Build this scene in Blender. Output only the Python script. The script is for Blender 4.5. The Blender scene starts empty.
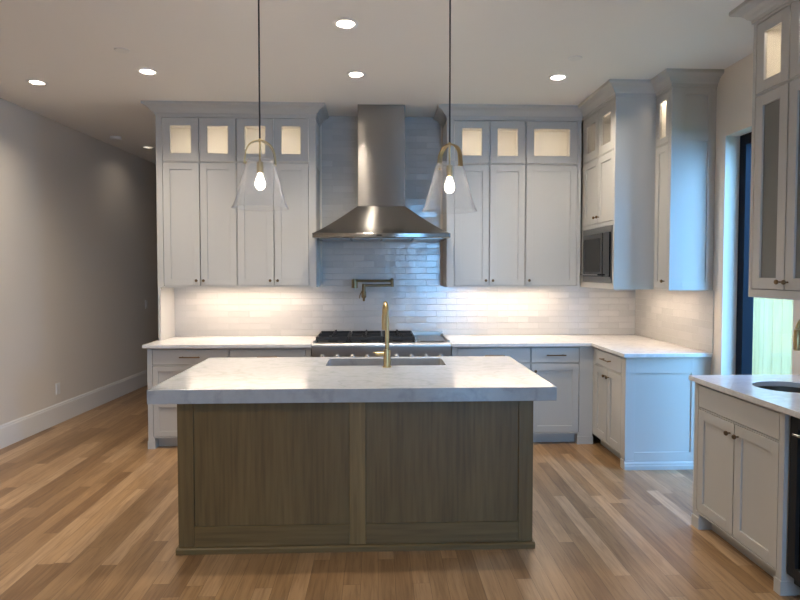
import bpy, bmesh, math, random
from mathutils import Vector, Matrix
random.seed(7)
S = bpy.context.scene
C = S.collection
PI = math.pi

# ------------------------------------------------------------------ camera
cam_d = bpy.data.cameras.new('camera'); cam = bpy.data.objects.new('camera', cam_d); C.objects.link(cam)
cam_d.sensor_width = 36; cam_d.lens = 580/800*36
cam.location = (0, 0, 1.55)
cam.rotation_euler = (PI/2-math.radians(2.0), 0, -math.radians(2.2))
cam_d.shift_y = -8.5/800
cam_d.clip_start = .05; cam_d.clip_end = 100
S.camera = cam

# ------------------------------------------------------------------ world, exposure
W = bpy.data.worlds.new('world'); S.world = W; W.use_nodes = True
bg = W.node_tree.nodes['Background']
bg.inputs[1].default_value = 20
# evening sky: pale behind the house (-y), deep blue elsewhere
_nt = W.node_tree; _tc = _nt.nodes.new('ShaderNodeTexCoord'); _sx = _nt.nodes.new('ShaderNodeSeparateXYZ'); _nt.links.new(_tc.outputs['Generated'], _sx.inputs[0])
_cr = _nt.nodes.new('ShaderNodeValToRGB'); _mr = _nt.nodes.new('ShaderNodeMapRange'); _mr.inputs[1].default_value = -1; _mr.inputs[2].default_value = 1
_nt.links.new(_sx.outputs[1], _mr.inputs[0]); _nt.links.new(_mr.outputs[0], _cr.inputs[0]); _nt.links.new(_cr.outputs[0], bg.inputs[0])
_cr.color_ramp.elements[0].position = .12; _cr.color_ramp.elements[0].color = (.20, .46, .84, 1)
_cr.color_ramp.elements[1].position = .42; _cr.color_ramp.elements[1].color = (.11, .38, 1.0, 1)
S.view_settings.view_transform = 'Standard'; S.view_settings.look = 'None'
S.view_settings.gamma = 1; S.view_settings.use_curve_mapping = False
S.view_settings.exposure = 0.22
WARM = (1.0, .80, .62); NEUTRAL = (1.0, .88, .74)
P_CAN = 24.0; P_UNDER = 7.2; P_BOX = 1.35; P_BULB = 110

def area(name, loc, sx, sy, power, color, rot=(0, 0, 0), parent=None, spread=PI, portal=False, shape='RECTANGLE'):
    d = bpy.data.lights.new(name, 'AREA'); d.shape = shape; d.size = sx
    if shape == 'RECTANGLE': d.size_y = sy
    d.energy = power; d.color = color; d.spread = spread
    d.cycles.is_portal = portal
    o = bpy.data.objects.new(name, d); C.objects.link(o); o.rotation_euler = rot
    o.location = Vector(loc)-(parent.location if parent else Vector())
    if parent: o.parent = parent
    return o
# portals: they only guide the sky's light through the openings
area('window_portal', (2.68, 3.90, 1.30), .66, 2.5, 1, (1, 1, 1), (PI/2, 0, PI/2), portal=True)
area('window_portal', (1.55, -3.55, 1.38), 1.3, 2.66, 1, (1, 1, 1), (PI/2, 0, 0), portal=True)

# ------------------------------------------------------------------ materials
def mat(name, col, rough=.5, metal=0., **k):
    m = bpy.data.materials.new(name); m.use_nodes = True
    b = m.node_tree.nodes['Principled BSDF']
    b.inputs['Base Color'].default_value = (*col, 1); b.inputs['Roughness'].default_value = rough
    b.inputs['Metallic'].default_value = metal
    for a, v in k.items(): b.inputs[a.replace('_', ' ')].default_value = v
    return m
def N(m, t, **k):
    n = m.node_tree.nodes.new(t)
    for a, v in k.items():
        if hasattr(n, a): setattr(n, a, v)
        else: n.inputs[a.replace('_', ' ')].default_value = v
    return n
def L(m, a, b): m.node_tree.links.new(a, b)
def bsdf(m): return m.node_tree.nodes['Principled BSDF']
def coord(m, scale=(1, 1, 1), rot=(0, 0, 0)):
    g = N(m, 'ShaderNodeNewGeometry'); mp = N(m, 'ShaderNodeMapping'); L(m, g.outputs['Position'], mp.inputs[0])
    mp.inputs['Scale'].default_value = scale; mp.inputs['Rotation'].default_value = rot
    return mp.outputs[0]
def ramp(m, fac, stops):
    r = N(m, 'ShaderNodeValToRGB'); e = r.color_ramp.elements
    while len(e) < len(stops): e.new(.5)
    for i, (p, c) in enumerate(stops): e[i].position = p; e[i].color = (*c, 1)
    L(m, fac, r.inputs[0]); return r.outputs[0]
def bump(m, h, s, d=.01):
    b = N(m, 'ShaderNodeBump'); b.inputs['Strength'].default_value = s; b.inputs['Distance'].default_value = d
    L(m, h, b.inputs['Height']); L(m, b.outputs[0], bsdf(m).inputs['Normal']); return b
def noise(m, vec, scale, detail=3, **k):
    n = N(m, 'ShaderNodeTexNoise'); n.inputs['Scale'].default_value = scale; n.inputs['Detail'].default_value = detail
    L(m, vec, n.inputs['Vector']); return n.outputs[0]

M = {}
def paint(name, col, rough):
    m = mat(name, col, rough); n = noise(m, coord(m), 180, 2); bump(m, n, .04, .002); return m
M['cab'] = paint('cabinet_paint', (.50, .488, .455), .38)
M['cab_in'] = paint('cabinet_interior_paint', (.80, .775, .72), .5)
M['wall'] = paint('wall_paint', (.74, .68, .595), .6)
M['ceil'] = paint('ceiling_paint', (.86, .835, .79), .7)
M['trim'] = paint('trim_paint', (.78, .76, .72), .4)
M['white'] = mat('white_plastic', (.8, .79, .76), .4)
M['dark'] = mat('dark_recess', (.02, .02, .02), .6)
M['bronze'] = mat('bronze', (.20, .125, .065), .32, 1)
M['brass'] = mat('brushed_brass', (.54, .40, .20), .3, 1)
M['oldbrass'] = mat('antique_brass', (.27, .19, .10), .32, 1)
M['cord'] = mat('black_cord', (.012, .012, .012), .5)
M['iron'] = mat('cast_iron', (.012, .012, .013), .55)
M['black_glass'] = mat('black_glass', (.012, .012, .013), .08)
M['navy'] = mat('dark_window_frame', (.005, .009, .018), .6, Specular_IOR_Level=.12)
M['rubber'] = mat('black_rubber', (.01, .01, .01), .6)

m = mat('brushed_steel', (.30, .288, .27), .2, 1, Anisotropic=.95, Anisotropic_Rotation=.25)
tg = N(m, 'ShaderNodeTangent'); tg.direction_type = 'RADIAL'; tg.axis = 'Z'; L(m, tg.outputs[0], bsdf(m).inputs['Tangent'])
M['steel'] = m
M['steel_r'] = mat('range_steel', (.55, .53, .50), .36, 1)
m = mat('sink_steel', (.16, .145, .12), .45, 1); M['sink'] = m
m = mat('darker_steel', (.26, .25, .235), .3, 1); M['steel_dark'] = m

# oak floor planks, running away from the camera
m = mat('oak_floor', (.4, .3, .2), .33); nt = m.node_tree
g = N(m, 'ShaderNodeNewGeometry'); sp = N(m, 'ShaderNodeSeparateXYZ'); L(m, g.outputs['Position'], sp.inputs[0])
def mth(op, a, b=None, c=None):
    n = N(m, 'ShaderNodeMath'); n.operation = op
    for i, v in enumerate((a, b, c)):
        if v is None: continue
        if isinstance(v, (int, float)): n.inputs[i].default_value = v
        else: L(m, v, n.inputs[i])
    return n.outputs[0]
PW, PL = .086, 1.05
cx = mth('DIVIDE', sp.outputs[0], PW); col = mth('FLOOR', cx); fx = mth('FRACT', cx)
wn = N(m, 'ShaderNodeTexWhiteNoise'); wn.noise_dimensions = '1D'; L(m, col, wn.inputs['W'])
ry = mth('ADD', mth('DIVIDE', sp.outputs[1], PL), mth('MULTIPLY', wn.outputs['Value'], 17.3))
row = mth('FLOOR', ry); fy = mth('FRACT', ry)
cv = N(m, 'ShaderNodeCombineXYZ'); L(m, col, cv.inputs[0]); L(m, row, cv.inputs[1])
w2 = N(m, 'ShaderNodeTexWhiteNoise'); w2.noise_dimensions = '2D'; L(m, cv.outputs[0], w2.inputs['Vector'])
base = ramp(m, w2.outputs['Value'], [(0, (.225, .128, .058)), (.25, (.30, .180, .084)), (.55, (.345, .210, .102)), (.8, (.39, .245, .125)), (1, (.46, .305, .17))])
# grain, shifted per plank
gv = N(m, 'ShaderNodeCombineXYZ'); L(m, mth('MULTIPLY', sp.outputs[0], 1.0), gv.inputs[0]); L(m, mth('ADD', mth('MULTIPLY', sp.outputs[1], .07), mth('MULTIPLY', w2.outputs['Value'], 31)), gv.inputs[1])
L(m, mth('MULTIPLY', w2.outputs['Value'], 50), gv.inputs[2])
gn = N(m, 'ShaderNodeTexNoise'); gn.inputs['Scale'].default_value = 70; gn.inputs['Detail'].default_value = 5; gn.inputs['Distortion'].default_value = .6; L(m, gv.outputs[0], gn.inputs['Vector'])
gn2 = N(m, 'ShaderNodeTexNoise'); gn2.inputs['Scale'].default_value = 14; gn2.inputs['Detail'].default_value = 3; gn2.inputs['Distortion'].default_value = 1.5; L(m, gv.outputs[0], gn2.inputs['Vector'])
gr = ramp(m, gn.outputs[0], [(.3, (.74, .70, .66)), (.55, (1, 1, 1)), (.8, (1.08, 1.07, 1.05))])
gr2 = ramp(m, gn2.outputs[0], [(.3, (.82, .79, .76)), (.6, (1.04, 1.04, 1.04))])
mx = N(m, 'ShaderNodeMix'); mx.data_type = 'RGBA'; mx.blend_type = 'MULTIPLY'; mx.inputs[0].default_value = 1; L(m, base, mx.inputs[6]); L(m, gr, mx.inputs[7])
mx2 = N(m, 'ShaderNodeMix'); mx2.data_type = 'RGBA'; mx2.blend_type = 'MULTIPLY'; mx2.inputs[0].default_value = 1; L(m, mx.outputs[2], mx2.inputs[6]); L(m, gr2, mx2.inputs[7])
ex = mth('MULTIPLY', mth('MINIMUM', fx, mth('SUBTRACT', 1, fx)), PW); ey = mth('MULTIPLY', mth('MINIMUM', fy, mth('SUBTRACT', 1, fy)), PL)
ed = mth('MINIMUM', ex, ey); gap = mth('LESS_THAN', ed, .0011)
mx3 = N(m, 'ShaderNodeMix'); mx3.data_type = 'RGBA'; L(m, mth('MULTIPLY', gap, .6), mx3.inputs[0]); L(m, mx2.outputs[2], mx3.inputs[6]); mx3.inputs[7].default_value = (.06, .035, .018, 1)
L(m, mx3.outputs[2], bsdf(m).inputs['Base Color'])
bump(m, mth('SUBTRACT', mth('MULTIPLY', gn.outputs[0], .25), gap), .12, .002)
M['floor'] = m

# oak of the island (grain upright / grain level)
def oak(name, vertical, tone=1.0):
    m = mat(name, (.3, .22, .14), .5)
    v = coord(m, (1, 1, .05) if vertical else (.05, 1, 1))
    a = noise(m, v, 55, 5); b = noise(m, v, 9, 3)
    c1 = ramp(m, a, [(.25, tuple(k*tone for k in (.112, .068, .023))), (.5, tuple(k*tone for k in (.148, .093, .032))), (.75, tuple(k*tone for k in (.175, .113, .041)))])
    c2 = ramp(m, b, [(.3, (.84, .83, .80)), (.65, (1.06, 1.06, 1.06))])
    mx = N(m, 'ShaderNodeMix'); mx.data_type = 'RGBA'; mx.blend_type = 'MULTIPLY'; mx.inputs[0].default_value = 1
    L(m, c1, mx.inputs[6]); L(m, c2, mx.inputs[7]); L(m, mx.outputs[2], bsdf(m).inputs['Base Color'])
    bump(m, a, .15, .002); return m
M['oak_v'] = oak('island_oak_upright', True); M['oak_h'] = oak('island_oak_level', False); M['oak_pale'] = oak('island_oak_pale', True, 1.45)

# quartz with faint veins
def quartz(name, base, vein):
    m = mat(name, base, .16)
    v = coord(m, (1, 1.6, 1), (0, 0, .5))
    a = noise(m, v, 2.2, 6)
    mm = N(m, 'ShaderNodeMath'); mm.operation = 'SUBTRACT'; L(m, a, mm.inputs[0]); mm.inputs[1].default_value = .5
    ab = N(m, 'ShaderNodeMath'); ab.operation = 'ABSOLUTE'; L(m, mm.outputs[0], ab.inputs[0])
    c = ramp(m, ab.outputs[0], [(0, vein), (.025, base), (1, base)])
    b = noise(m, coord(m), 26, 3)
    c2 = ramp(m, b, [(.3, (.93, .93, .93)), (.6, (1.02, 1.02, 1.02))])
    mx = N(m, 'ShaderNodeMix'); mx.data_type = 'RGBA'; mx.blend_type = 'MULTIPLY'; mx.inputs[0].default_value = 1
    L(m, c, mx.inputs[6]); L(m, c2, mx.inputs[7]); L(m, mx.outputs[2], bsdf(m).inputs['Base Color']); return m
M['quartz'] = quartz('white_quartz', (.70, .695, .68), (.64, .635, .62))
M['stone'] = quartz('island_stone', (.40, .412, .418), (.34, .352, .36))

# handmade glossy tile, laid in running bond; u = along the wall
def tile(name, axis):
    m = mat(name, (.66, .66, .64), .07, IOR=1.75)
    g = N(m, 'ShaderNodeNewGeometry'); s = N(m, 'ShaderNodeSeparateXYZ'); L(m, g.outputs['Position'], s.inputs[0])
    cb = N(m, 'ShaderNodeCombineXYZ'); L(m, s.outputs[axis], cb.inputs[0]); L(m, s.outputs[2], cb.inputs[1])
    mp = N(m, 'ShaderNodeMapping'); L(m, cb.outputs[0], mp.inputs[0]); mp.inputs['Location'].default_value = (.03, -.914, 0)
    br = N(m, 'ShaderNodeTexBrick'); L(m, mp.outputs[0], br.inputs['Vector'])
    for k_, v_ in (('Scale', 1), ('Mortar Size', .0016), ('Mortar Smooth', .3), ('Brick Width', .205), ('Row Height', .0615), ('Bias', 0)): br.inputs[k_].default_value = v_
    br.inputs['Color1'].default_value = (.0, .0, .0, 1); br.inputs['Color2'].default_value = (1, 1, 1, 1); br.inputs['Mortar'].default_value = (.5, .5, .5, 1)
    tone = ramp(m, br.outputs['Color'], [(0, (.47, .465, .45)), (1, (.54, .535, .515))])
    mx = N(m, 'ShaderNodeMix'); mx.data_type = 'RGBA'; L(m, br.outputs['Fac'], mx.inputs[0]); L(m, tone, mx.inputs[6]); mx.inputs[7].default_value = (.43, .425, .41, 1)
    L(m, mx.outputs[2], bsdf(m).inputs['Base Color'])
    rr = N(m, 'ShaderNodeMapRange'); L(m, br.outputs['Fac'], rr.inputs[0]); rr.inputs[3].default_value = .045; rr.inputs[4].default_value = .7; L(m, rr.outputs[0], bsdf(m).inputs['Roughness'])
    # every tile tilts a little and its glaze is wavy
    n1 = N(m, 'ShaderNodeTexNoise'); n1.inputs['Scale'].default_value = 62; n1.inputs['Detail'].default_value = 2; L(m, g.outputs['Position'], n1.inputs['Vector'])
    n2 = N(m, 'ShaderNodeTexNoise'); n2.inputs['Scale'].default_value = 9; n2.inputs['Detail'].default_value = 1; L(m, g.outputs['Position'], n2.inputs['Vector'])
    def MT(op, a, b):
        q = N(m, 'ShaderNodeMath'); q.operation = op
        for i, v in enumerate((a, b)):
            if isinstance(v, (int, float)): q.inputs[i].default_value = v
            else: L(m, v, q.inputs[i])
        return q.outputs[0]
    # tile-wise tilt: brick tone times position along the tile
    ub = MT('MULTIPLY', MT('SUBTRACT', br.outputs['Color'], .5), MT('FRACT', MT('DIVIDE', MT('SUBTRACT', s.outputs[2], .914), .0615), 0))
    h = MT('ADD', MT('ADD', MT('MULTIPLY', n1.outputs[0], .26), MT('MULTIPLY', n2.outputs[0], .45)), MT('ADD', MT('MULTIPLY', ub, .9), MT('MULTIPLY', br.outputs['Fac'], -.5)))
    bump(m, h, .8, .006); return m
M['tile_x'] = tile('glazed_tile_back', 0); M['tile_y'] = tile('glazed_tile_side', 1)

# clear glass that lets light through (reflects by Fresnel, otherwise transparent)
def clearglass(name, tint, ior=1.45, rough=0., frost=0., frostcol=(.8, .8, .8), edge=0.):
    m = bpy.data.materials.new(name); m.use_nodes = True; nt = m.node_tree; nt.nodes.clear()
    out = nt.nodes.new('ShaderNodeOutputMaterial'); t = nt.nodes.new('ShaderNodeBsdfTransparent'); t.inputs[0].default_value = (*tint, 1)
    gl = nt.nodes.new('ShaderNodeBsdfGlossy'); gl.inputs['Roughness'].default_value = rough
    fr = nt.nodes.new('ShaderNodeFresnel'); ge = nt.nodes.new('ShaderNodeNewGeometry')   # same reflectance on both faces
    mr = nt.nodes.new('ShaderNodeMapRange'); mr.inputs[3].default_value = ior; mr.inputs[4].default_value = 1/ior
    nt.links.new(ge.outputs['Backfacing'], mr.inputs[0]); nt.links.new(mr.outputs[0], fr.inputs[0])
    src = t.outputs[0]
    if frost:
        d = nt.nodes.new('ShaderNodeBsdfDiffuse'); d.inputs[0].default_value = (*frostcol, 1)
        mm = nt.nodes.new('ShaderNodeMixShader'); mm.inputs[0].default_value = frost
        if edge:                                              # edge-on glass whitened, standing in for bright refracted rims
            lw = nt.nodes.new('ShaderNodeLayerWeight'); pw = nt.nodes.new('ShaderNodeMath'); pw.operation = 'POWER'; nt.links.new(lw.outputs['Facing'], pw.inputs[0]); pw.inputs[1].default_value = 4
            ml = nt.nodes.new('ShaderNodeMath'); ml.operation = 'MULTIPLY_ADD'; nt.links.new(pw.outputs[0], ml.inputs[0]); ml.inputs[1].default_value = edge; ml.inputs[2].default_value = frost
            nt.links.new(ml.outputs[0], mm.inputs[0])
        nt.links.new(t.outputs[0], mm.inputs[1]); nt.links.new(d.outputs[0], mm.inputs[2]); src = mm.outputs[0]
    mx = nt.nodes.new('ShaderNodeMixShader'); nt.links.new(fr.outputs[0], mx.inputs[0]); nt.links.new(src, mx.inputs[1]); nt.links.new(gl.outputs[0], mx.inputs[2])
    nt.links.new(mx.outputs[0], out.inputs[0]); return m
M['glass'] = clearglass('window_glass', (.95, .97, .96))
M['pane'] = clearglass('cabinet_glass', (.93, .92, .90), frost=.08)
M['shade'] = clearglass('lamp_glass', (.985, .99, .99), ior=1.5, rough=.02, frost=.045, frostcol=(.95, .94, .97), edge=.4)
M['graypane'] = clearglass('grey_seeded_glass', (.55, .55, .52), rough=.15, frost=.5, frostcol=(.40, .40, .37))
def emit(name, col, s):
    m = mat(name, (0, 0, 0), .5); b = bsdf(m); b.inputs['Emission Color'].default_value = (*col, 1); b.inputs['Emission Strength'].default_value = s; return m
M['lens'] = emit('lamp_lens', (1, .93, .84), 4); M['reflector'] = mat('lamp_reflector', (.03, .029, .028), .7, Specular_IOR_Level=.2); M['bulb'] = emit('lit_bulb', (1, .86, .72), 14); M['led'] = emit('led_strip', WARM, 4)
m = mat('fence_wood', (.80, .41, .13), .8); a = noise(m, coord(m, (1, 1, .08)), 30, 4)
L(m, ramp(m, a, [(.3, (.72, .365, .115)), (.7, (.86, .45, .15))]), bsdf(m).inputs['Base Color']); M['fence'] = m
m = mat('lawn', (.08, .14, .04), .9); a = noise(m, coord(m), 40, 4); L(m, ramp(m, a, [(.3, (.04, .08, .02)), (.7, (.12, .18, .06))]), bsdf(m).inputs['Base Color']); M['lawn'] = m
m = mat('patio_concrete', (.42, .42, .41), .85); a = noise(m, coord(m), 12, 5); L(m, ramp(m, a, [(.3, (.36, .36, .35)), (.7, (.48, .48, .47))]), bsdf(m).inputs['Base Color']); M['patio'] = m

# ------------------------------------------------------------------ mesh helpers
class MB:
    def __init__(s): s.bm = bmesh.new()
    def box(s, x0, x1, y0, y1, z0, z1):
        if x0 > x1: x0, x1 = x1, x0
        if y0 > y1: y0, y1 = y1, y0
        if z0 > z1: z0, z1 = z1, z0
        v = [s.bm.verts.new(p) for p in ((x0,y0,z0),(x1,y0,z0),(x1,y1,z0),(x0,y1,z0),(x0,y0,z1),(x1,y0,z1),(x1,y1,z1),(x0,y1,z1))]
        for f in ((3,2,1,0),(4,5,6,7),(0,1,5,4),(1,2,6,5),(2,3,7,6),(3,0,4,7)): s.bm.faces.new([v[i] for i in f])
        return s
    def lathe(s, prof, c, axis='z', seg=32, close=False):     # prof: (radius, height) pairs
        rings = []
        for r, h in prof:
            ring = []
            for k in range(seg):
                a = 2*PI*k/seg; p = (r*math.cos(a), r*math.sin(a), h)
                if axis == 'y': p = (p[0], h, p[1])
                if axis == 'x': p = (h, p[0], p[1])
                ring.append(s.bm.verts.new((c[0]+p[0], c[1]+p[1], c[2]+p[2])))
            rings.append(ring)
        for a, b in zip(rings, rings[1:]):
            for k in range(seg): s.bm.faces.new((a[k], a[(k+1)%seg], b[(k+1)%seg], b[k]))
        if close == 'loop':
            a, b = rings[-1], rings[0]
            for k in range(seg): s.bm.faces.new((a[k], a[(k+1)%seg], b[(k+1)%seg], b[k]))
        elif not close:
            s.bm.faces.new(rings[0][::-1]); s.bm.faces.new(rings[-1])
        return s
    def tube(s, pts, r, seg=12, rx=None):
        pts = [Vector(p) for p in pts]; rings = []; ref = None
        for i, p in enumerate(pts):
            t = (pts[min(i+1, len(pts)-1)]-pts[max(i-1, 0)]).normalized()
            if ref is None: ref = t.orthogonal().normalized() if rx is None else Vector(rx)
            a = (ref-t*ref.dot(t)).normalized(); ref = a; b = t.cross(a)
            rr = r[i] if isinstance(r, (list, tuple)) else r
            ra, rb = (rr if isinstance(rr, tuple) else (rr, rr))
            rings.append([s.bm.verts.new(p+a*ra*math.cos(2*PI*k/seg)+b*rb*math.sin(2*PI*k/seg)) for k in range(seg)])
        for a, b in zip(rings, rings[1:]):
            for k in range(seg): s.bm.faces.new((a[k], a[(k+1)%seg], b[(k+1)%seg], b[k]))
        s.bm.faces.new(rings[0][::-1]); s.bm.faces.new(rings[-1]); return s
    def prism(s, poly, a0, a1, axis='x'):                     # poly in the other two axes
        def P(u, v, a): return {'x': (a, u, v), 'y': (u, a, v), 'z': (u, v, a)}[axis]
        A = [s.bm.verts.new(P(u, v, a0)) for u, v in poly]; B = [s.bm.verts.new(P(u, v, a1)) for u, v in poly]
        n = len(poly); s.bm.faces.new(A[::-1]); s.bm.faces.new(B)
        for i in range(n): s.bm.faces.new((A[i], A[(i+1)%n], B[(i+1)%n], B[i]))
        return s
    def sweep(s, path, prof):                                 # path (x,y) polyline, outside on its right; prof (out, z) loop
        n = len(path); rings = []
        for i in range(n):
            P = Vector(path[i])
            def nrm(a, b): d = (Vector(b)-Vector(a)).normalized(); return Vector((d.y, -d.x))
            if i == 0: o = nrm(path[0], path[1])
            elif i == n-1: o = nrm(path[-2], path[-1])
            else:
                a, b = nrm(path[i-1], path[i]), nrm(path[i], path[i+1]); q = (a+b); o = q/(q.dot(a))
            rings.append([s.bm.verts.new((P.x+o.x*u, P.y+o.y*u, z)) for u, z in prof])
        k = len(prof)
        for a, b in zip(rings, rings[1:]):
            for j in range(k): s.bm.faces.new((a[j], a[(j+1)%k], b[(j+1)%k], b[j]))
        s.bm.faces.new(rings[0][::-1]); s.bm.faces.new(rings[-1]); return s
    def build(s, name, m, parent=None, bevel=0, smooth=False, root=None, **tags):
        bmesh.ops.recalc_face_normals(s.bm, faces=s.bm.faces[:])
        me = bpy.data.meshes.new(name); 
        off = Vector()
        q = parent
        while q is not None: off += q.location; q = q.parent
        if parent is None and root is not None: off = Vector(root)
        bmesh.ops.translate(s.bm, verts=s.bm.verts[:], vec=-off)
        s.bm.to_mesh(me); s.bm.free()
        if isinstance(m, str): m = M[m]
        me.materials.append(m)
        o = bpy.data.objects.new(name, me); C.objects.link(o)
        if parent is not None: o.parent = parent
        elif root is not None: o.location = root
        if smooth:
            for p in me.polygons: p.use_smooth = True
            try: me.set_sharp_from_angle(angle=math.radians(40))
            except Exception: pass
        if bevel:
            b = o.modifiers.new('bevel', 'BEVEL'); b.width = bevel; b.segments = 2; b.limit_method = 'ANGLE'; b.harden_normals = False
        for k, v in tags.items(): o[k] = v
        return o
def thing(name, label, cat, loc, group=None):
    o = bpy.data.objects.new(name, None); C.objects.link(o); o.location = loc; o.empty_display_size = .1
    o['label'] = label; o['category'] = cat
    if group: o['group'] = group
    return o
def struct(name, mb, m, **k): return mb.build(name, m, kind='structure', **k)

# ------------------------------------------------------------------ the room
ZC = 3.065; XR = 2.60; YB = 5.75; YR = -3.5; XL0, XL1 = -3.735, -3.06   # the left wall runs from (XL0, YR) to (XL1, 10)
b = MB(); b.box(-3.95, 2.75, YR-.15, 10.15, -.1, 0); struct('floor', b, 'floor')
CANS = [(-2.725, 4.810), (-1.743, 4.520), (-.194, 3.607), (-.165, 4.523), (1.408, 4.531), (-2.798, 7.247), (-1.75, 1.2), (1.42, 1.2), (-.7, -.6), (-2.2, -1.0), (1.42, -1.4), (-.4, -2.3), (-2.4, -2.5)]  # visible lights first, then the added out-of-view fill lights
b = MB(); b.box(-3.95, 2.95, YR-.15, 10.15, ZC, ZC+.12); ceil = struct('ceiling', b, 'ceil')
cut = MB()
for x, y in CANS: cut.lathe([(.064, ZC-.05), (.064, ZC+.07)], (x, y, 0), 'z', 40)
cut = cut.build('ceiling_cutter', 'ceil'); bo = ceil.modifiers.new('holes', 'BOOLEAN'); bo.operation = 'DIFFERENCE'; bo.object = cut; bo.solver = 'EXACT'
dg = bpy.context.evaluated_depsgraph_get(); me = bpy.data.meshes.new_from_object(ceil.evaluated_get(dg)); ceil.modifiers.clear(); ceil.data = me
bpy.data.objects.remove(cut)

b = MB(); b.prism([(XL0, YR-.15), (XL1, 10), (XL1-.12, 10), (XL0-.12, YR-.15)], 0, ZC, 'z'); struct('wall_left', b, 'wall')
b = MB(); b.box(-2.01, 2.80, YB, YB+.12, 0, ZC); struct('wall_back', b, 'wall')
b = MB(); b.box(-2.01, -1.89, YB+.12, 10, 0, ZC); struct('wall_hallway_side', b, 'wall')
b = MB(); b.box(-3.4, -1.7, 10, 10.12, 0, ZC); struct('wall_hallway_end', b, 'wall')
# right wall with its tall window opening
WY0, WY1, WZ = 3.53, 4.275, 2.56
b = MB()
b.box(XR, XR+.2, WY1, YB, 0, ZC); b.box(XR, XR+.2, WY0, WY1, WZ, ZC); b.box(XR, XR+.2, YR, WY0, 0, ZC)
struct('wall_right', b, 'wall')
# rear wall behind the camera, glazed door and a window
b = MB()
b.box(-3.95, .9, YR-.15, YR, 0, ZC); b.box(.9, 2.2, YR-.15, YR, 2.72, ZC); b.box(2.2, 2.8, YR-.15, YR, 0, ZC)
struct('wall_rear', b, 'wall')

def framed(name, axis, a0, a1, z0, z1, p, mull=(), rails=(), w=.055):   # dark framed glazing in a wall; p = centre plane
    b = MB()
    def bx(u0, u1, v0, v1, t=.04):
        if axis == 'x': b.box(p-t, p+t, u0, u1, v0, v1)
        else: b.box(u0, u1, p-t, p+t, v0, v1)
    bx(a0, a0+w, z0, z1); bx(a1-w, a1, z0, z1); bx(a0+w, a1-w, z0, z0+w); bx(a0+w, a1-w, z1-w, z1)
    for q in mull: bx(q-.02, q+.02, z0+w, z1-w, .025)
    for q in rails: bx(a0+w, a1-w, q-.02, q+.02, .022)
    o = struct(name, b, 'navy')
    b = MB()
    if axis == 'x': b.box(p+.026, p+.034, a0+w-.005, a1-w+.005, z0+w-.005, z1-w+.005)
    else: b.box(a0+w-.005, a1-w+.005, p-.004, p+.004, z0+w-.005, z1-w+.005)
    b.build('pane', 'glass', o); return o
framed('window_1', 'x', WY0, WY1, .02, WZ, XR+.15, w=.075)
framed('window_2', 'y', .9, 2.2, .02, 2.72, YR-.09, mull=(1.55,))

# baseboards
def bb_prof(h=.2, t=.016): return [(0, 0), (t, 0), (t, h-.03), (t*.75, h-.022), (t*.75, h-.012), (t*.35, h), (0, h)]
b = MB(); b.sweep([(XL0+.0+.05*.0, YR), (XL1, 10)], bb_prof(.205)); struct('baseboard_left', b, 'trim')
b = MB(); b.sweep([(-2.01, 10), (-2.01, YB)], [(o_, z_) for o_, z_ in bb_prof(.205)]); struct('baseboard_hallway', b, 'trim')
b = MB(); b.sweep([(XR, 4.37), (XR, 4.28)], bb_prof(.15)); struct('baseboard_right', b, 'trim')

# crown mouldings round the wall cabinets
CP = [(0, 2.962), (.008, 2.962), (.010, 2.982), (.018, 2.988), (.024, 2.992), (.032, 3.004), (.048, 3.020), (.070, 3.031), (.084, 3.036), (.092, 3.043), (.092, 3.0645), (0, 3.0645)]
U_Y = 5.38; ULX0, ULX1, URX0, MX, SX = -2.008, -.567, .643, 1.92, 2.25
MY, SY_ = 4.655, 4.40
# outside of the run on the path's right-hand side
b = MB(); b.sweep([(ULX0, YB), (ULX0, U_Y), (ULX1, U_Y), (ULX1, YB-.006)], [(u, z) for u, z in CP]); struct('trim_1', b, 'cab')
b = MB(); b.sweep([(URX0, YB-.006), (URX0, U_Y), (MX, U_Y), (MX, MY), (SX, MY), (SX, SY_), (XR, SY_)], CP); struct('trim_2', b, 'cab')
BUX, BUY = 2.15, 3.285
b = MB(); b.sweep([(XR, BUY), (BUX, BUY), (BUX, 1.4)], CP); struct('trim_3', b, 'cab')

# tiles
b = MB(); b.box(-1.985, -.5455, YB-.006, YB, .914, 1.402); b.box(-.5455, .6215, YB-.006, YB, .914, ZC); b.box(.6215, XR-.006, YB-.006, YB, .914, 1.402)
struct('wall_back_tile', b, 'tile_x')
b = MB(); b.box(XR-.006, XR, 4.385, YB, .914, 1.402); struct('wall_right_tile', b, 'tile_y')

# outside the side window
b = MB(); b.box(2.80, 9, -3, 12, -.12, -.02); struct('ground_side_yard', b, 'lawn')
b = MB(); b.box(-8, 9, -12, YR-.15, -.12, -.02); struct('ground_patio', b, 'patio')
f = thing('wooden_fence', 'pale wooden board fence standing outside behind the tall window', 'fence', (4.2, 5.5, 0))
b = MB(); y = 3.0; k = 0
while y < 9.5:
    b.box(4.20, 4.22, y, y+.138, .03, 1.95+.01*random.random()); y += .143
b.build('board_panel', 'fence', f)
b = MB()
for z in (.35, 1.35): b.box(4.16, 4.199, 3.0, 9.5, z-.02, z+.02)
b.build('rail', 'fence', f)

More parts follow.
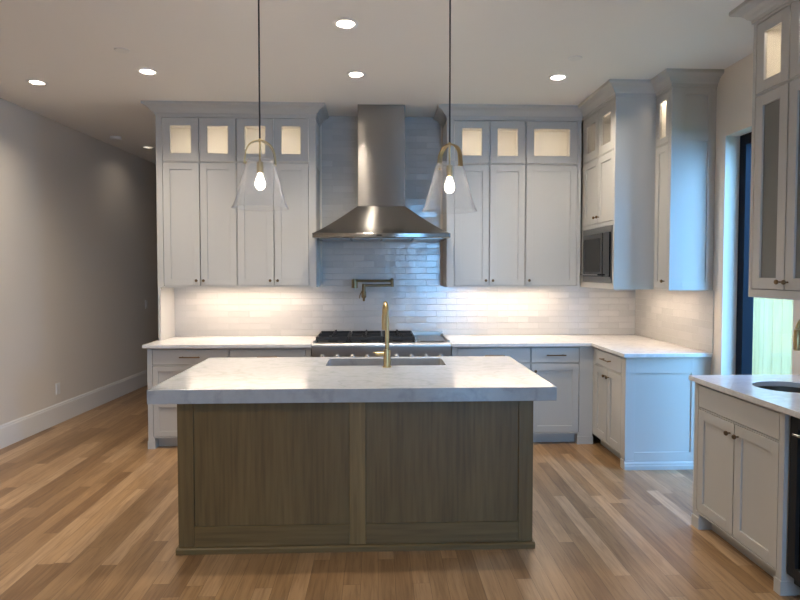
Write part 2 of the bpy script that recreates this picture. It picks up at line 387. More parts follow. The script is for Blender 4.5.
# ------------------------------------------------------------------ cabinet builders
class Face:                                                   # maps (u, v, w): along, up, outwards from the face
    def __init__(s, axis, p, sgn=-1): s.axis, s.p, s.sgn = axis, p, sgn
    def box(s, b, u0, u1, v0, v1, w0, w1):
        a, c = s.p+s.sgn*w0, s.p+s.sgn*w1
        if s.axis == 'y': b.box(u0, u1, a, c, v0, v1)
        else: b.box(a, c, u0, u1, v0, v1)
    def pt(s, u, v, w): return (u, s.p+s.sgn*w, v) if s.axis == 'y' else (s.p+s.sgn*w, u, v)
def face_frame(F, b, u0, u1, v0, v1, opens, t=.022):
    us = sorted({u0, u1, *[q for o in opens for q in o[:2]]}); vs = sorted({v0, v1, *[q for o in opens for q in o[2:4]]})
    for i in range(len(us)-1):
        # merge vertical runs
        run = None
        for j in range(len(vs)-1):
            cu, cv = (us[i]+us[i+1])/2, (vs[j]+vs[j+1])/2
            solid = not any(o[0] < cu < o[1] and o[2] < cv < o[3] for o in opens)
            if solid and run is None: run = vs[j]
            if not solid and run is not None: F.box(b, us[i], us[i+1], run, vs[j], -t, 0); run = None
        if run is not None: F.box(b, us[i], us[i+1], run, vs[-1], -t, 0)
def knob(F, u, v, parent):
    b = MB(); ax = F.axis; s = F.sgn
    prof = [(.0045, 0), (.0045, .012), (.008, .016), (.0125, .020), (.0135, .026), (.0105, .031), (.004, .033)]
    b.lathe([(r, s*h) for r, h in prof], F.pt(u, v, 0), ax, 14); return b.build('knob', 'bronze', parent, smooth=True)
def pull(F, u, v, w, parent):
    b = MB(); pts = [F.pt(u-w/2+w*k/6, v, .032) for k in range(7)]
    b.tube(pts, .0055, 10)
    for q in (u-w/2+.02, u+w/2-.02): b.tube([F.pt(q, v, 0), F.pt(q, v, .032)], .0048, 8)
    return b.build('handle', 'bronze', parent, smooth=True)
G = .0042
def shaker(F, o, name, parent, fw=.06, kn=None, glass=None, hd=None, flat=False):
    u0, u1, v0, v1 = o[0]+G, o[1]-G, o[2]+G, o[3]-G
    b = MB()
    if flat: F.box(b, u0, u1, v0, v1, -.02, 0)
    else:
        F.box(b, u0, u0+fw, v0, v1, -.02, 0); F.box(b, u1-fw, u1, v0, v1, -.02, 0)
        F.box(b, u0+fw, u1-fw, v0, v0+fw, -.02, 0); F.box(b, u0+fw, u1-fw, v1-fw, v1, -.02, 0)
        if not glass: F.box(b, u0+fw, u1-fw, v0+fw, v1-fw, -.018, -.0085)
    d = b.build(name, 'cab', parent, bevel=.0012)
    if glass:
        b = MB(); F.box(b, u0+fw-.004, u1-fw+.004, v0+fw-.004, v1-fw+.004, -.015, -.011); b.build('pane', glass, d)
    if kn: knob(F, *kn, d)
    if hd: pull(F, (u0+u1)/2, hd[0], hd[1], d)
    return d

ZU0, ZS, ZT, ZF = 1.402, 2.545, 2.945, 2.962                  # wall cabinets: bottom, split, door top, top
def shell(b, x0, x1, y0, y1, z0, z1, open_side, t=.018, parts=()):
    """hollow cabinet box open on one side"""
    b.box(x0, x1, y0, y1, z0, z0+t); b.box(x0, x1, y0, y1, z1-t, z1)
    z0, z1 = z0+t, z1-t
    if open_side == 'y':
        b.box(x0, x0+t, y0, y1, z0, z1); b.box(x1-t, x1, y0, y1, z0, z1); b.box(x0+t, x1-t, y1-t, y1, z0, z1)
    else:
        b.box(x0, x1, y0, y0+t, z0, z1); b.box(x0, x1, y1-t, y1, z0, z1); b.box(x1-t, x1, y0+t, y1-t, z0, z1)
def box_light(parent, x, y, z, sx, sy, p):
    b = MB(); b.box(x-sx/2, x+sx/2, y-sy/2, y+sy/2, z, z+.008); l = b.build('cabinet_light', 'led', parent)
    a = area('cabinet_lamp', (x, y, z-.004), sx, sy, p, (1, .86, .68), parent=parent)
def upper_y(x0, x1, cols, label, group=None, kn=(), fl=0, fr=0):
    """wall cabinet on the back wall; cols = door column edges"""
    t = thing('wall_cabinet', label, 'cabinet', ((x0+x1)/2, 5.56, ZU0), group)
    F = Face('y', U_Y); yb = YB-.001 if False else YB-.008
    opens = []; c = list(zip(cols, cols[1:]))
    for a, d in c: opens += [(a, d, ZS+.003, ZT), (a, d, ZU0+.012, ZS-.003)]
    b = MB(); face_frame(F, b, x0, x1, ZU0, ZF, opens); b.build('face_frame', 'cab', t)
    b = MB(); b.box(x0, x1, U_Y+.05, yb, ZU0+.012, ZS-.02); b.box(x0, x1, U_Y+.022, yb, ZU0, ZU0+.012); b.box(x0, x1, U_Y+.022, yb, ZT+.003, ZF); b.build('body', 'cab', t)
    b = MB(); shell(b, x0, x1, U_Y+.022, yb, ZS-.02, ZT+.003, 'y')
    for q in cols[1:-1]: b.box(q-.014, q+.014, U_Y+.0225, U_Y+.03, ZS-.001, ZT-.016)
    b.build('display_box', 'cab_in', t)
    for i, (a, d) in enumerate(c):
        shaker(F, (a, d, ZS+.003, ZT), 'glass_door', t, fw=.07, glass='pane')
        shaker(F, (a, d, ZU0+.012, ZS-.003), 'door', t, fw=.062, kn=(kn[i], ZU0+.062))
    xm = (cols[0]+cols[-1])/2
    box_light(t, xm, U_Y+.075, ZT-.022, (cols[-1]-cols[0])*.85, .02, P_BOX*(cols[-1]-cols[0])/.66)
    return t
G1 = 'wall cabinets on the back wall'
upper_y(ULX0, -1.287, (-1.954, -1.621, -1.289), 'white double-door wall cabinet with lit glass top, beside the hallway', G1, kn=(-1.655, -1.589))
upper_y(-1.287, ULX1, (-1.285, -.951, -.631), 'white double-door wall cabinet with lit glass top, behind the pendant and beside the hood', G1, kn=(-.985, -.917))
upper_y(URX0, 1.378, (.709, 1.04, 1.376), 'white double-door wall cabinet with lit glass top, between hood and single-door cabinet', G1, kn=(1.006, 1.072))
upper_y(1.378, 1.898, (1.380, 1.865), 'white single-door wall cabinet with one wide lit glass top, in the corner by the microwave', G1, kn=(1.412,))
# end panel that drops from the first cabinet to the counter
b = MB(); b.box(ULX0, -1.985, U_Y+.001, YB-.001, .9155, ZU0-.0005)
o = b.build('end_panel', 'cab', None, root=(-1.996, 5.56, .9155)); o['label'] = 'plain white upright panel under the cabinet end, standing on the counter by the hallway'; o['category'] = 'panel'

# microwave cabinet
t = thing('microwave_cabinet', 'deep white wall cabinet holding the built-in microwave beside the corner', 'cabinet', (2.25, 5.0, ZU0))
F = Face('x', MX); y0, y1 = MY, 5.40
op_m = (4.684, 5.362, 1.452, 1.932)
ops = [(4.682, 5.02, ZS+.003, ZT), (5.02, 5.372, ZS+.003, ZT), (4.682, 5.02, 1.965, ZS-.003), (5.02, 5.372, 1.965, ZS-.003), op_m]
b = MB(); face_frame(F, b, y0, U_Y+.02, ZU0, ZF, ops); b.build('face_frame', 'cab', t)
b = MB(); b.box(MX+.022, XR-.008, y0, y0+.02, ZU0, ZF)
b.box(MX+.022, XR-.008, y0+.02, YB-.008, ZU0, op_m[2]-.002); b.box(MX+.022, XR-.008, y0+.02, YB-.008, op_m[3]+.002, ZS-.02); b.box(MX+.022, XR-.008, y0+.02, YB-.008, ZT+.003, ZF)
b.box(MX+.45, XR-.008, y0+.02, YB-.008, op_m[2]-.002, op_m[3]+.002); b.box(MX+.022, MX+.45, 5.364, YB-.008, op_m[2]-.002, op_m[3]+.002)
b.build('body', 'cab', t)
b = MB(); shell(b, MX+.022, XR-.2, y0+.021, 5.43, ZS-.02, ZT+.003, 'x'); b.build('display_box', 'cab_in', t)
for i, (a, d) in enumerate(((4.682, 5.02), (5.02, 5.372))):
    shaker(F, (a, d, ZS+.003, ZT), 'glass_door', t, fw=.07, glass='pane')
    shaker(F, (a, d, 1.965, ZS-.003), 'door', t, fw=.06, kn=((4.985, 5.055)[i], 2.02))
box_light(t, MX+.09, 5.03, ZT-.022, .02, .55, P_BOX*.2)
# microwave
t = thing('microwave', 'black built-in microwave with steel trim in the deep wall cabinet', 'microwave', (2.1, 5.04, 1.455))
b = MB(); b.box(MX+.004, MX+.43, 4.688, 5.358, 1.456, 1.928); b.build('body', 'steel_dark', t)
b = MB(); F = Face('x', MX+.004)
fr = (4.688, 5.358, 1.456, 1.928)
F.box(b, fr[0], fr[0]+.03, fr[2], fr[3], 0, .008); F.box(b, fr[1]-.03, fr[1], fr[2], fr[3], 0, .008)
F.box(b, fr[0]+.03, fr[1]-.03, fr[2], fr[2]+.045, 0, .008); F.box(b, fr[0]+.03, fr[1]-.03, fr[3]-.05, fr[3], 0, .008)
b.build('trim_frame', 'steel_dark', t, bevel=.001)
b = MB(); F.box(b, 4.86, 5.326, 1.503, 1.876, .001, .022); d = b.build('door', 'black_glass', t, bevel=.003)
b = MB(); F.box(b, 4.905, 5.285, 1.545, 1.835, .0225, .0235); b.build('window', 'dark', d)
b = MB(); b.tube([F.pt(5.30, 1.52, .045), F.pt(4.885, 1.52, .045)], .006, 8); b.tube([F.pt(5.28, 1.52, .02), F.pt(5.28, 1.52, .045)], .004, 8); b.tube([F.pt(4.90, 1.52, .02), F.pt(4.90, 1.52, .045)], .004, 8); b.build('handle', 'steel', d)
b = MB(); F.box(b, 4.720, 4.857, 1.503, 1.876, .001, .018); b.build('control_panel', 'black_glass', t)

# shallow cabinet next to it
t = thing('narrow_wall_cabinet', 'narrow white wall cabinet with blue-lit panelled side next to the window', 'cabinet', (2.42, 4.52, ZU0))
F = Face('x', SX); y1 = MY-.001
ops = [(4.435, 4.65, ZS+.003, ZT), (4.435, 4.65, ZU0+.012, ZS-.003)]
b = MB(); face_frame(F, b, SY_+.02, y1, ZU0, ZF, ops); b.build('face_frame', 'cab', t)
b = MB(); b.box(SX+.022, XR-.001, SY_+.02, y1, ZU0, ZS-.02); b.box(SX+.022, XR-.001, SY_+.02, y1, ZT+.003, ZF); b.build('body', 'cab', t)
b = MB(); shell(b, SX+.022, XR-.001, SY_+.02, y1, ZS-.02, ZT+.003, 'x'); b.build('display_box', 'cab_in', t)
shaker(F, ops[0], 'glass_door', t, fw=.05, glass='pane'); shaker(F, ops[1], 'door', t, fw=.05, kn=(4.475, ZU0+.07))
box_light(t, SX+.075, 4.54, ZT-.022, .02, .18, P_BOX*.5)
def end_panel(parent, y, x0, x1, z0, z1, rails, sw=.06, right=.06):
    b = MB(); FY = Face('y', y)
    FY.box(b, x0, x0+sw, z0, z1, -.02, 0); FY.box(b, x1-right, x1, z0, z1, -.02, 0)
    for a, c in rails: FY.box(b, x0+sw, x1-right, a, c, -.02, 0)
    FY.box(b, x0+sw, x1-right, z0, z1, -.0199, -.009)
    return b.build('end_panel', 'cab', parent, bevel=.0012)
end_panel(t, SY_, SX, XR-.001, ZU0, ZF, [(ZU0, ZU0+.065), (2.55, 2.625), (2.90, ZF)], sw=.10)

# ------------------------------------------------------------------ base cabinets
ZB = .884; KT = .095
def base(name, label, F, u0, u1, back, opens, group=None, hollow=False, cat='cabinet', feet=()):
    """opens: (u0,u1,v0,v1, kind, extra)"""
    mid = F.pt((u0+u1)/2, 0, -.3)
    t = thing(name, label, cat, mid, group)
    b = MB(); face_frame(F, b, u0, u1, KT, ZB, [o[:4] for o in opens]); b.build('face_frame', 'cab', t)
    b = MB()
    if hollow:
        F.box(b, u0, u1, KT, .62, -back, -.022); F.box(b, u0, u0+.02, .62, ZB, -back, -.022); F.box(b, u1-.02, u1, .62, ZB, -back, -.022); F.box(b, u0+.02, u1-.02, .62, ZB, -back, -back+.012)
    else: F.box(b, u0, u1, KT, ZB, -back, -.05)
    b.build('body', 'cab', t)
    b = MB(); F.box(b, u0, u1, 0, KT, -back, -.075); b.build('toe_kick', 'cab', t)
    for o in opens:
        k = o[4]; e = o[5] if len(o) > 5 else None
        if k == 'drawer_flat': shaker(F, o, 'drawer', t, flat=True, hd=e)
        elif k == 'drawer': shaker(F, o, 'drawer', t, fw=.045, hd=e)
        elif k == 'panel': shaker(F, o, 'false_front', t, flat=True)
        else: shaker(F, o, 'door', t, fw=.058, kn=e)
    for (a, c) in feet:
        b = MB(); F.box(b, a, c, 0, KT, -.0745, .0); F.box(b, a-.004, c+.004, 0, .07, -.0745, .006); b.build('foot', 'cab', t)
    return t
FB = Face('y', 5.09); BK = YB-5.09-.008
G2 = 'base cabinets along the back wall'
D3 = lambda a, c: [(a, c, .735, .872, 'drawer_flat', (.804, .175)), (a, c, .42, .728, 'drawer', (.66, .175)), (a, c, .105, .413, 'drawer', (.345, .175))]
base('base_cabinet', 'white base cabinet of three drawers at the hallway end of the counter', FB, -2.0, -1.297, BK, D3(-1.958, -1.300), G2, feet=((-2.0, -1.945),))
base('base_cabinet', 'white base cabinet of drawers between the range and the hallway-end cabinet', FB, -1.2965, -.586, BK, D3(-1.2945, -.629), G2, feet=((-.645, -.59),))
base('base_cabinet', 'white wide base cabinet just beside the range, half hidden behind the island', FB, .657, 1.362, BK,
     [(.706, 1.36, .735, .872, 'drawer_flat', (.804, .175)), (.706, 1.033, .105, .728, 'door', (1.0, .665)), (1.033, 1.36, .105, .728, 'door', (1.066, .665))], G2, feet=((.657, .712),))
base('base_cabinet', 'white base cabinet with one drawer over one door next to the inner corner', FB, 1.3625, 1.9245, BK,
     [(1.3645, 1.80, .735, .872, 'drawer_flat', (.804, .175)), (1.3645, 1.80, .105, .728, 'door', (1.40, .662))], G2, feet=((1.79, 1.924),))
FR = Face('x', 1.925)
t = base('corner_base_cabinet', 'white base cabinet with blue-lit panelled end, drawer above two doors, near the window', FR, 4.43, 5.0895, XR-1.925-.008,
     [(4.49, 5.055, .735, .872, 'drawer_flat', (.804, .175)), (4.49, 4.7725, .105, .728, 'door', (4.738, .665)), (4.7725, 5.055, .105, .728, 'door', (4.807, .665))],
     feet=((4.411, 4.47),))
end_panel(t, 4.41, 1.925, XR-.001, .0, ZB, [(0, .135), (.755, ZB)], sw=.075, right=.15)
b = MB(); b.sweep([(1.921, 4.4095), (XR, 4.4095)], bb_prof(.06, .014)); b.build('base_trim', 'cab', t)

# bar base by the camera
FBar = Face('x', 1.925); BBK = XR-1.925-.002
base('bar_base_cabinet', 'white two-door sink base cabinet nearest the camera beneath the bar counter', FBar, 2.65, 3.43, BBK, hollow=True, opens=
     [(2.684, 3.392, .735, .872, 'panel'), (2.684, 3.036, .105, .728, 'door', (3.000, .665)), (3.036, 3.392, .105, .728, 'door', (3.072, .665))],
     feet=((3.36, 3.43), (2.65, 2.69)))
# beverage fridge
t = thing('beverage_fridge', 'black glass-door beverage fridge under the bar counter at the picture edge', 'fridge', (2.2, 2.35, 0))
b = MB(); b.box(1.985, 2.55, 2.062, 2.646, .06, .872); b.build('body', 'rubber', t)
b = MB(); F = Face('x', 1.985)
u0, u1, v0, v1 = 2.066, 2.642, .11, .868
for q in ((u0, u0+.05, v0, v1), (u1-.05, u1, v0, v1), (u0+.05, u1-.05, v0, v0+.05), (u0+.05, u1-.05, v1-.05, v1)): F.box(b, *q, .001, .04)
d = b.build('door', 'rubber', t, bevel=.002)
b = MB(); F.box(b, u0+.048, u1-.048, v0+.048, v1-.048, .012, .022); b.build('pane', 'black_glass', d)
b = MB(); b.tube([F.pt(u1-.07, .80, .075), F.pt(u0+.07, .80, .075)], .008, 10)
for q in (u1-.1, u0+.1): b.tube([F.pt(q, .80, .04), F.pt(q, .80, .075)], .005, 8)
b.build('handle', 'steel', d)
b = MB(); F.box(b, u0, u1, .0, .1, -.5, -.03); b.build('toe_grille', 'rubber', t)
base('bar_base_cabinet', 'white base cabinet beyond the beverage fridge, outside the frame', FBar, 1.3, 2.058, BBK, [(1.335, 1.68, .105, .872, 'door', (1.645, .8)), (1.68, 2.025, .105, .872, 'door', (1.715, .8))])

# bar wall cabinet
t = thing('bar_wall_cabinet', 'tall white bar wall cabinet with grey glass doors and lit top boxes', 'cabinet', (2.37, 2.7, ZU0))
F = Face('x', BUX); yy = (3.26, 2.99, 2.72, 2.45, 2.18)
ops = []
for a, c in zip(yy, yy[1:]): ops += [(c, a, ZS+.003, ZT), (c, a, ZU0+.045, ZS-.003)]
b = MB(); face_frame(F, b, 1.4, BUY, ZU0, ZF, ops); b.build('face_frame', 'cab', t)
b = MB(); shell(b, BUX+.022, XR-.001, 1.4, BUY, ZU0, ZS-.021, 'x'); 
for z in (1.78, 2.14): b.box(BUX+.06, XR-.02, 1.42, BUY-.02, z, z+.018)
b.box(BUX+.022, XR-.001, 1.4, BUY, ZT+.003, ZF); b.build('body', 'cab', t)
b = MB(); shell(b, BUX+.022, XR-.001, 1.4, BUY, ZS-.02, ZT+.002, 'x'); b.build('display_box', 'cab_in', t)
for i, (a, c) in enumerate(zip(yy, yy[1:])):
    shaker(F, (c, a, ZS+.003, ZT), 'glass_door', t, fw=.062, glass='pane')
    shaker(F, (c, a, ZU0+.045, ZS-.003), 'door', t, fw=.062, glass='graypane', kn=((c+.028) if i % 2 == 0 else (a-.028), ZU0+.09))
box_light(t, BUX+.09, 2.7, ZT-.022, .02, .95, P_BOX*1.7)

# ------------------------------------------------------------------ worktops
def counter(name, label, boxes, m='quartz', root=(0, 0, .884), bev=.003):
    b = MB()
    for q in boxes: b.box(*q)
    o = b.build(name, m, None, root=root, bevel=bev); o['label'] = label; o['category'] = 'countertop'; return o
counter('countertop', 'white quartz countertop between hallway and range with lit wall above', [(-2.03, -.578, 5.06, YB-.0065, .8845, .914)], root=(-1.3, 5.4, .8845))
b = MB(); b.prism([(.648, 5.06), (1.897, 5.06), (1.897, 4.38), (XR-.0065, 4.38), (XR-.0065, YB-.0065), (.648, YB-.0065)], .8845, .914, 'z')
o = b.build('countertop', 'quartz', None, root=(1.6, 5.4, .8845), bevel=.003); o['label'] = 'white quartz countertop turning the corner towards the window'; o['category'] = 'countertop'
def slab_with_hole(outer, hole, z0, z1):
    """horizontal slab with one hole; both given as loops of equal point counts"""
    b = MB(); bm = b.bm
    n = len(outer)
    R = [[bm.verts.new((x, y, z)) for x, y in lp] for lp in (outer, hole) for z in (z0, z1)]
    ob, ot, hb, ht = R
    for i in range(n):
        j = (i+1) % n
        bm.faces.new((ot[i], ot[j], ht[j], ht[i])); bm.faces.new((ob[j], ob[i], hb[i], hb[j]))
        bm.faces.new((ob[i], ob[j], ot[j], ot[i])); bm.faces.new((hb[j], hb[i], ht[i], ht[j]))
    return b
def rrect(x0, x1, y0, y1, r, k=5):
    pts = []
    for cx, cy, a0 in ((x1-r, y1-r, 0), (x0+r, y1-r, 90), (x0+r, y0+r, 180), (x1-r, y0+r, 270)):
        for i in range(k): a = math.radians(a0+90*i/(k-1)); pts.append((cx+r*math.cos(a), cy+r*math.sin(a)))
    return pts
def rect_match(x0, x1, y0, y1, k=5):
    pts = []
    for c in ((x1, y1), (x0, y1), (x0, y0), (x1, y0)):
        pts += [c]*k
    return pts
def rect_ring(x0, x1, y0, y1, hole):
    """outer loop points on the rectangle, radially matching the hole loop; corners kept"""
    hx0, hx1 = min(p[0] for p in hole), max(p[0] for p in hole); hy0, hy1 = min(p[1] for p in hole), max(p[1] for p in hole)
    cx, cy = (hx0+hx1)/2, (hy0+hy1)/2; out = []
    n = len(hole); angs = [math.atan2((p[1]-cy)/(hy1-hy0), (p[0]-cx)/(hx1-hx0)) for p in hole]
    for a in angs:
        dx, dy = math.cos(a), math.sin(a); s = 1/max(abs(dx), abs(dy)); dx *= s; dy *= s
        out.append(((x1 if dx > 0 else x0)*abs(dx)+cx*(1-abs(dx)), (y1 if dy > 0 else y0)*abs(dy)+cy*(1-abs(dy))))
    for cxn, cyn in ((x0, y0), (x0, y1), (x1, y0), (x1, y1)):           # snap nearest point to each corner
        i = min(range(n), key=lambda i: (out[i][0]-cxn)**2+(out[i][1]-cyn)**2); out[i] = (cxn, cyn)
    return out
IX0, IX1, IY0, IY1 = -1.238, .985, 3.135, 4.30
hole = rrect(-.352, .463, 3.895, 4.215, .025)
b = slab_with_hole(rect_ring(IX0, IX1, IY0, IY1, hole), hole, .837, .914)
o = b.build('island_countertop', 'stone', None, root=(-.12, 3.72, .837), bevel=.003); o['label'] = 'thick pale marbled stone slab on top of the wooden island'; o['category'] = 'countertop'
cxs, cys = 2.27, 3.09
hole = [(cxs+.185*math.cos(2*PI*k/40+PI/40*0), cys+.165*math.sin(2*PI*k/40)) for k in range(40)]
b = slab_with_hole(rect_ring(1.90, XR-.002, 1.3, 3.46, hole), hole, .8845, .914)
o = b.build('bar_countertop', 'quartz', None, root=(2.2, 2.4, .8845), bevel=.003); o['label'] = 'white quartz bar countertop with round sink, below the window'; o['category'] = 'countertop'

# ------------------------------------------------------------------ island base
t = thing('kitchen_island', 'brown oak island base with two tall panels under the thick stone slab', 'island', (-.11, 3.7, 0))
bx0, bx1, by0, by1 = -1.093, .866, 3.175, 4.24; zt = .8365
b = MB(); b.box(bx0+.02, bx1-.02, by0+.022, by0+.04, .034, zt); b.box(bx0+.02, bx1-.02, by1-.04, by1-.022, .034, zt)
b.box(bx0+.02, bx0+.04, by0+.04, by1-.04, .034, zt); b.box(bx1-.04, bx1-.02, by0+.04, by1-.04, .034, zt); b.box(bx0+.04, bx1-.04, by0+.04, by1-.04, .034, .06)
b.build('body', 'oak_v', t)
for a, c in ((bx0, -1.007), (-.157, -.069), (.785, bx1)):
    b = MB(); b.box(a, c, by0, by0+.021, .034, zt); b.build('stile', 'oak_pale' if a == -.157 else 'oak_v', t, bevel=.0015)
for a, c in ((-1.0065, -.1575), (-.0685, .7845)):
    b = MB(); b.box(a, c, by0, by0+.021, .034, .148); b.build('bottom_rail', 'oak_h', t, bevel=.0015)
for a, c in ((-1.0065, -.1575), (-.0685, .7845)):
    b = MB(); b.box(a, c, by0+.010, by0+.0205, .1485, zt); b.build('panel', 'oak_v', t)
for x0_, x1_ in ((bx0, bx0+.0195), (bx1-.0195, bx1)):
    b = MB(); b.box(x0_, x1_, by0+.0215, by1-.0215, .034, zt); b.build('side_panel', 'oak_v', t, bevel=.0015)
# working side: four doors
for i in range(4):
    w_ = (bx1-bx0-.04)/4; F = Face('y', by1-.0215, 1); a = bx0+.02+i*w_
    b = MB(); q = (a+.003, a+w_-.003, .11, .82)
    F.box(b, q[0], q[0]+.06, q[2], q[3], 0, .02); F.box(b, q[1]-.06, q[1], q[2], q[3], 0, .02); F.box(b, q[0]+.06, q[1]-.06, q[2], q[2]+.06, 0, .02); F.box(b, q[0]+.06, q[1]-.06, q[3]-.06, q[3], 0, .02); F.box(b, q[0]+.06, q[1]-.06, q[2]+.06, q[3]-.06, 0, .01)
    d = b.build('door', 'oak_v', t, bevel=.001); F.p += .02; knob(F, (q[1]-.04) if i % 2 == 0 else (q[0]+.04), .74, d)
b = MB(); b.prism([(by0-.016, 0), (by0+.03, 0), (by0+.03, .0335), (by0-.008, .0335), (by0-.016, .026)], bx0-.012, bx1+.012, 'x')
b.box(bx0-.012, bx0+.03, by0+.03, by1, 0, .0335); b.box(bx1-.03, bx1+.012, by0+.03, by1, 0, .0335); b.box(bx0+.03, bx1-.03, by1-.08, by1-.05, 0, .0335)
b.build('plinth', 'oak_h', t)

# sinks
def bowl(mb, loopf, levels):
    bm = mb.bm; rings = [[bm.verts.new((x, y, z)) for x, y in loopf(d)] for d, z in levels]
    n = len(rings[0])
    for a, c in zip(rings, rings[1:]):
        for i in range(n): bm.faces.new((a[i], a[(i+1) % n], c[(i+1) % n], c[i]))
    bm.faces.new(rings[-1]); return mb
t = thing('kitchen_sink', 'stainless steel rectangular sink sunk into the island top', 'sink', (.055, 4.05, .65))
b = MB(); bowl(b, lambda d: rrect(-.345+d, .456-d, 3.902+d, 4.208-d, .03+d*.2 if d >= 0 else .03), [(-.004, .8340), (0, .8337), (.004, .70), (.015, .665), (.12, .66)])
o = b.build('basin', 'sink', t, smooth=True); sm = o.modifiers.new('s', 'SOLIDIFY'); sm.thickness = .002; sm.offset = 1
b = MB(); b.lathe([(.045, 0), (.045, .004), (.03, .005), (.025, .002)], (.055, 4.08, .663), 'z', 24); b.build('drain', 'steel', t, smooth=True)
t = thing('bar_sink', 'round stainless steel undermount sink in the bar countertop', 'sink', (cxs, cys, .72))
def circ(d): return [(cxs+(.187-d)*math.cos(2*PI*k/40), cys+(.167-d)*math.sin(2*PI*k/40)) for k in range(40)]
b = MB(); bowl(b, circ, [(-.006, .8815), (0, .8812), (.004, .78), (.02, .745), (.06, .735), (.15, .732)])
o = b.build('basin', 'sink', t, smooth=True); sm = o.modifiers.new('s', 'SOLIDIFY'); sm.thickness = .002; sm.offset = 1
b = MB(); b.lathe([(.04, 0), (.04, .004), (.02, .003)], (cxs, cys, .736), 'z', 20); b.build('drain', 'steel', t, smooth=True)

# faucets
def arc(c, r, a0, a1, d, n=14):      # arc in the vertical plane along horizontal direction d
    return [(c[0]+d[0]*r*math.cos(math.radians(a0+(a1-a0)*k/n)), c[1]+d[1]*r*math.cos(math.radians(a0+(a1-a0)*k/n)), c[2]+r*math.sin(math.radians(a0+(a1-a0)*k/n))) for k in range(n+1)]
t = thing('kitchen_faucet', 'tall brushed brass gooseneck faucet standing on the island before the sink', 'faucet', (.061, 3.835, .914))
fx_, fy_ = .061, 3.835
b = MB(); b.lathe([(.031, .9142), (.031, .919), (.0245, .922), (.0235, 1.025), (.0225, 1.03), (.014, 1.032)], (fx_, fy_, 0), 'z', 28); b.build('body', 'brass', t, smooth=True)
dr = Vector((-.10, .995)).normalized()
nk = [(fx_, fy_, 1.0325), (fx_, fy_, 1.10), (fx_, fy_, 1.18), (fx_, fy_, 1.25)]+arc((fx_+dr.x*.085, fy_+dr.y*.085, 1.25), .085, 180, 0, dr)
b = MB(); b.tube(nk, .0135, 16); b.build('neck', 'brass', t, smooth=True)
ex_, ey_ = fx_+dr.x*.17, fy_+dr.y*.17
b = MB(); b.lathe([(.0145, 1.249), (.0165, 1.24), (.0175, 1.15), (.015, 1.145)], (ex_, ey_, 0), 'z', 20); b.build('spray_head', 'brass', t, smooth=True)
b = MB(); b.tube([(fx_-.022, fy_, 1.002), (fx_-.072, fy_, 1.002)], .0135, 18); b.tube([(fx_-.0725, fy_, 1.008), (fx_-.092, fy_-.004, 1.012)], .005, 10); b.build('lever', 'brass', t, smooth=True)
t = thing('bar_faucet', 'brass bar faucet with curved spout at the picture edge above the round sink', 'faucet', (2.50, 3.09, .914))
b = MB(); b.lathe([(.026, .9142), (.026, .92), (.02, .924), (.0185, 1.02), (.011, 1.025)], (2.50, 3.09, 0), 'z', 24); b.build('body', 'brass', t, smooth=True)
dd = Vector((-1.0, .0))
b = MB(); b.tube([(2.50, 3.09, 1.0255), (2.50, 3.09, 1.10), (2.50, 3.09, 1.215)]+arc((2.50+dd.x*.1, 3.09+dd.y*.1, 1.215), .1, 180, 10, dd), .011, 14); b.build('neck', 'brass', t, smooth=True)
hx, hy = 2.50+dd.x*.1985, 3.09+dd.y*.1985
b = MB(); b.lathe([(.0125, 1.231), (.016, 1.225), (.017, 1.125), (.014, 1.115)], (hx, hy, 0), 'z', 18); b.build('spray_head', 'brass', t, smooth=True)
b = MB(); b.tube([(2.50, 3.07, .99), (2.50, 3.03, .99), (2.50, 3.01, 1.03)], .006, 10); b.build('lever', 'brass', t, smooth=True)

# ------------------------------------------------------------------ range
RX0, RX1 = -.574, .644
t = thing('gas_range', 'wide stainless steel gas range with black grates under the hood', 'range', (.035, 5.4, 0))
b = MB(); b.box(RX0, RX1, 5.12, 5.74, .10, .905); b.build('body', 'steel_r', t)
b = MB(); b.prism([(5.075, .755), (5.12, .755), (5.12, .905), (5.10, .914), (5.078, .914), (5.070, .905), (5.068, .89)], RX0, RX1, 'x'); p = b.build('control_panel', 'steel_r', t)
for i in range(9):
    x = RX0+.09+i*(RX1-RX0-.18)/8
    b = MB(); b.lathe([(.026, 5.075), (.026, 5.066), (.019, 5.064), (.017, 5.035), (.013, 5.032)], (x, 0, .800), 'y', 20); b.build('knob', 'steel_r', t, smooth=True)
b = MB()
b.box(RX0, RX1, 5.10, 5.15, .9055, .918); b.box(RX0, RX1, 5.69, 5.74, .9055, .955); b.box(RX0, RX0+.02, 5.15, 5.69, .9055, .935); b.box(RX1-.02, RX1, 5.15, 5.69, .9055, .935)
b.box(.335, .350, 5.15, 5.69, .9055, .935)
b.build('cooktop_rim', 'steel_r', t, bevel=.002)
b = MB(); b.box(RX0+.02, .335, 5.15, 5.69, .9055, .9118); b.build('burner_pan', 'iron', t)
b = MB(); b.box(.3505, RX1-.0205, 5.151, 5.689, .906, .919); b.box(.38, RX1-.05, 5.17, 5.66, .919, .926); b.build('griddle', 'steel_dark', t, bevel=.003)
gw = (.335-(RX0+.02))/3
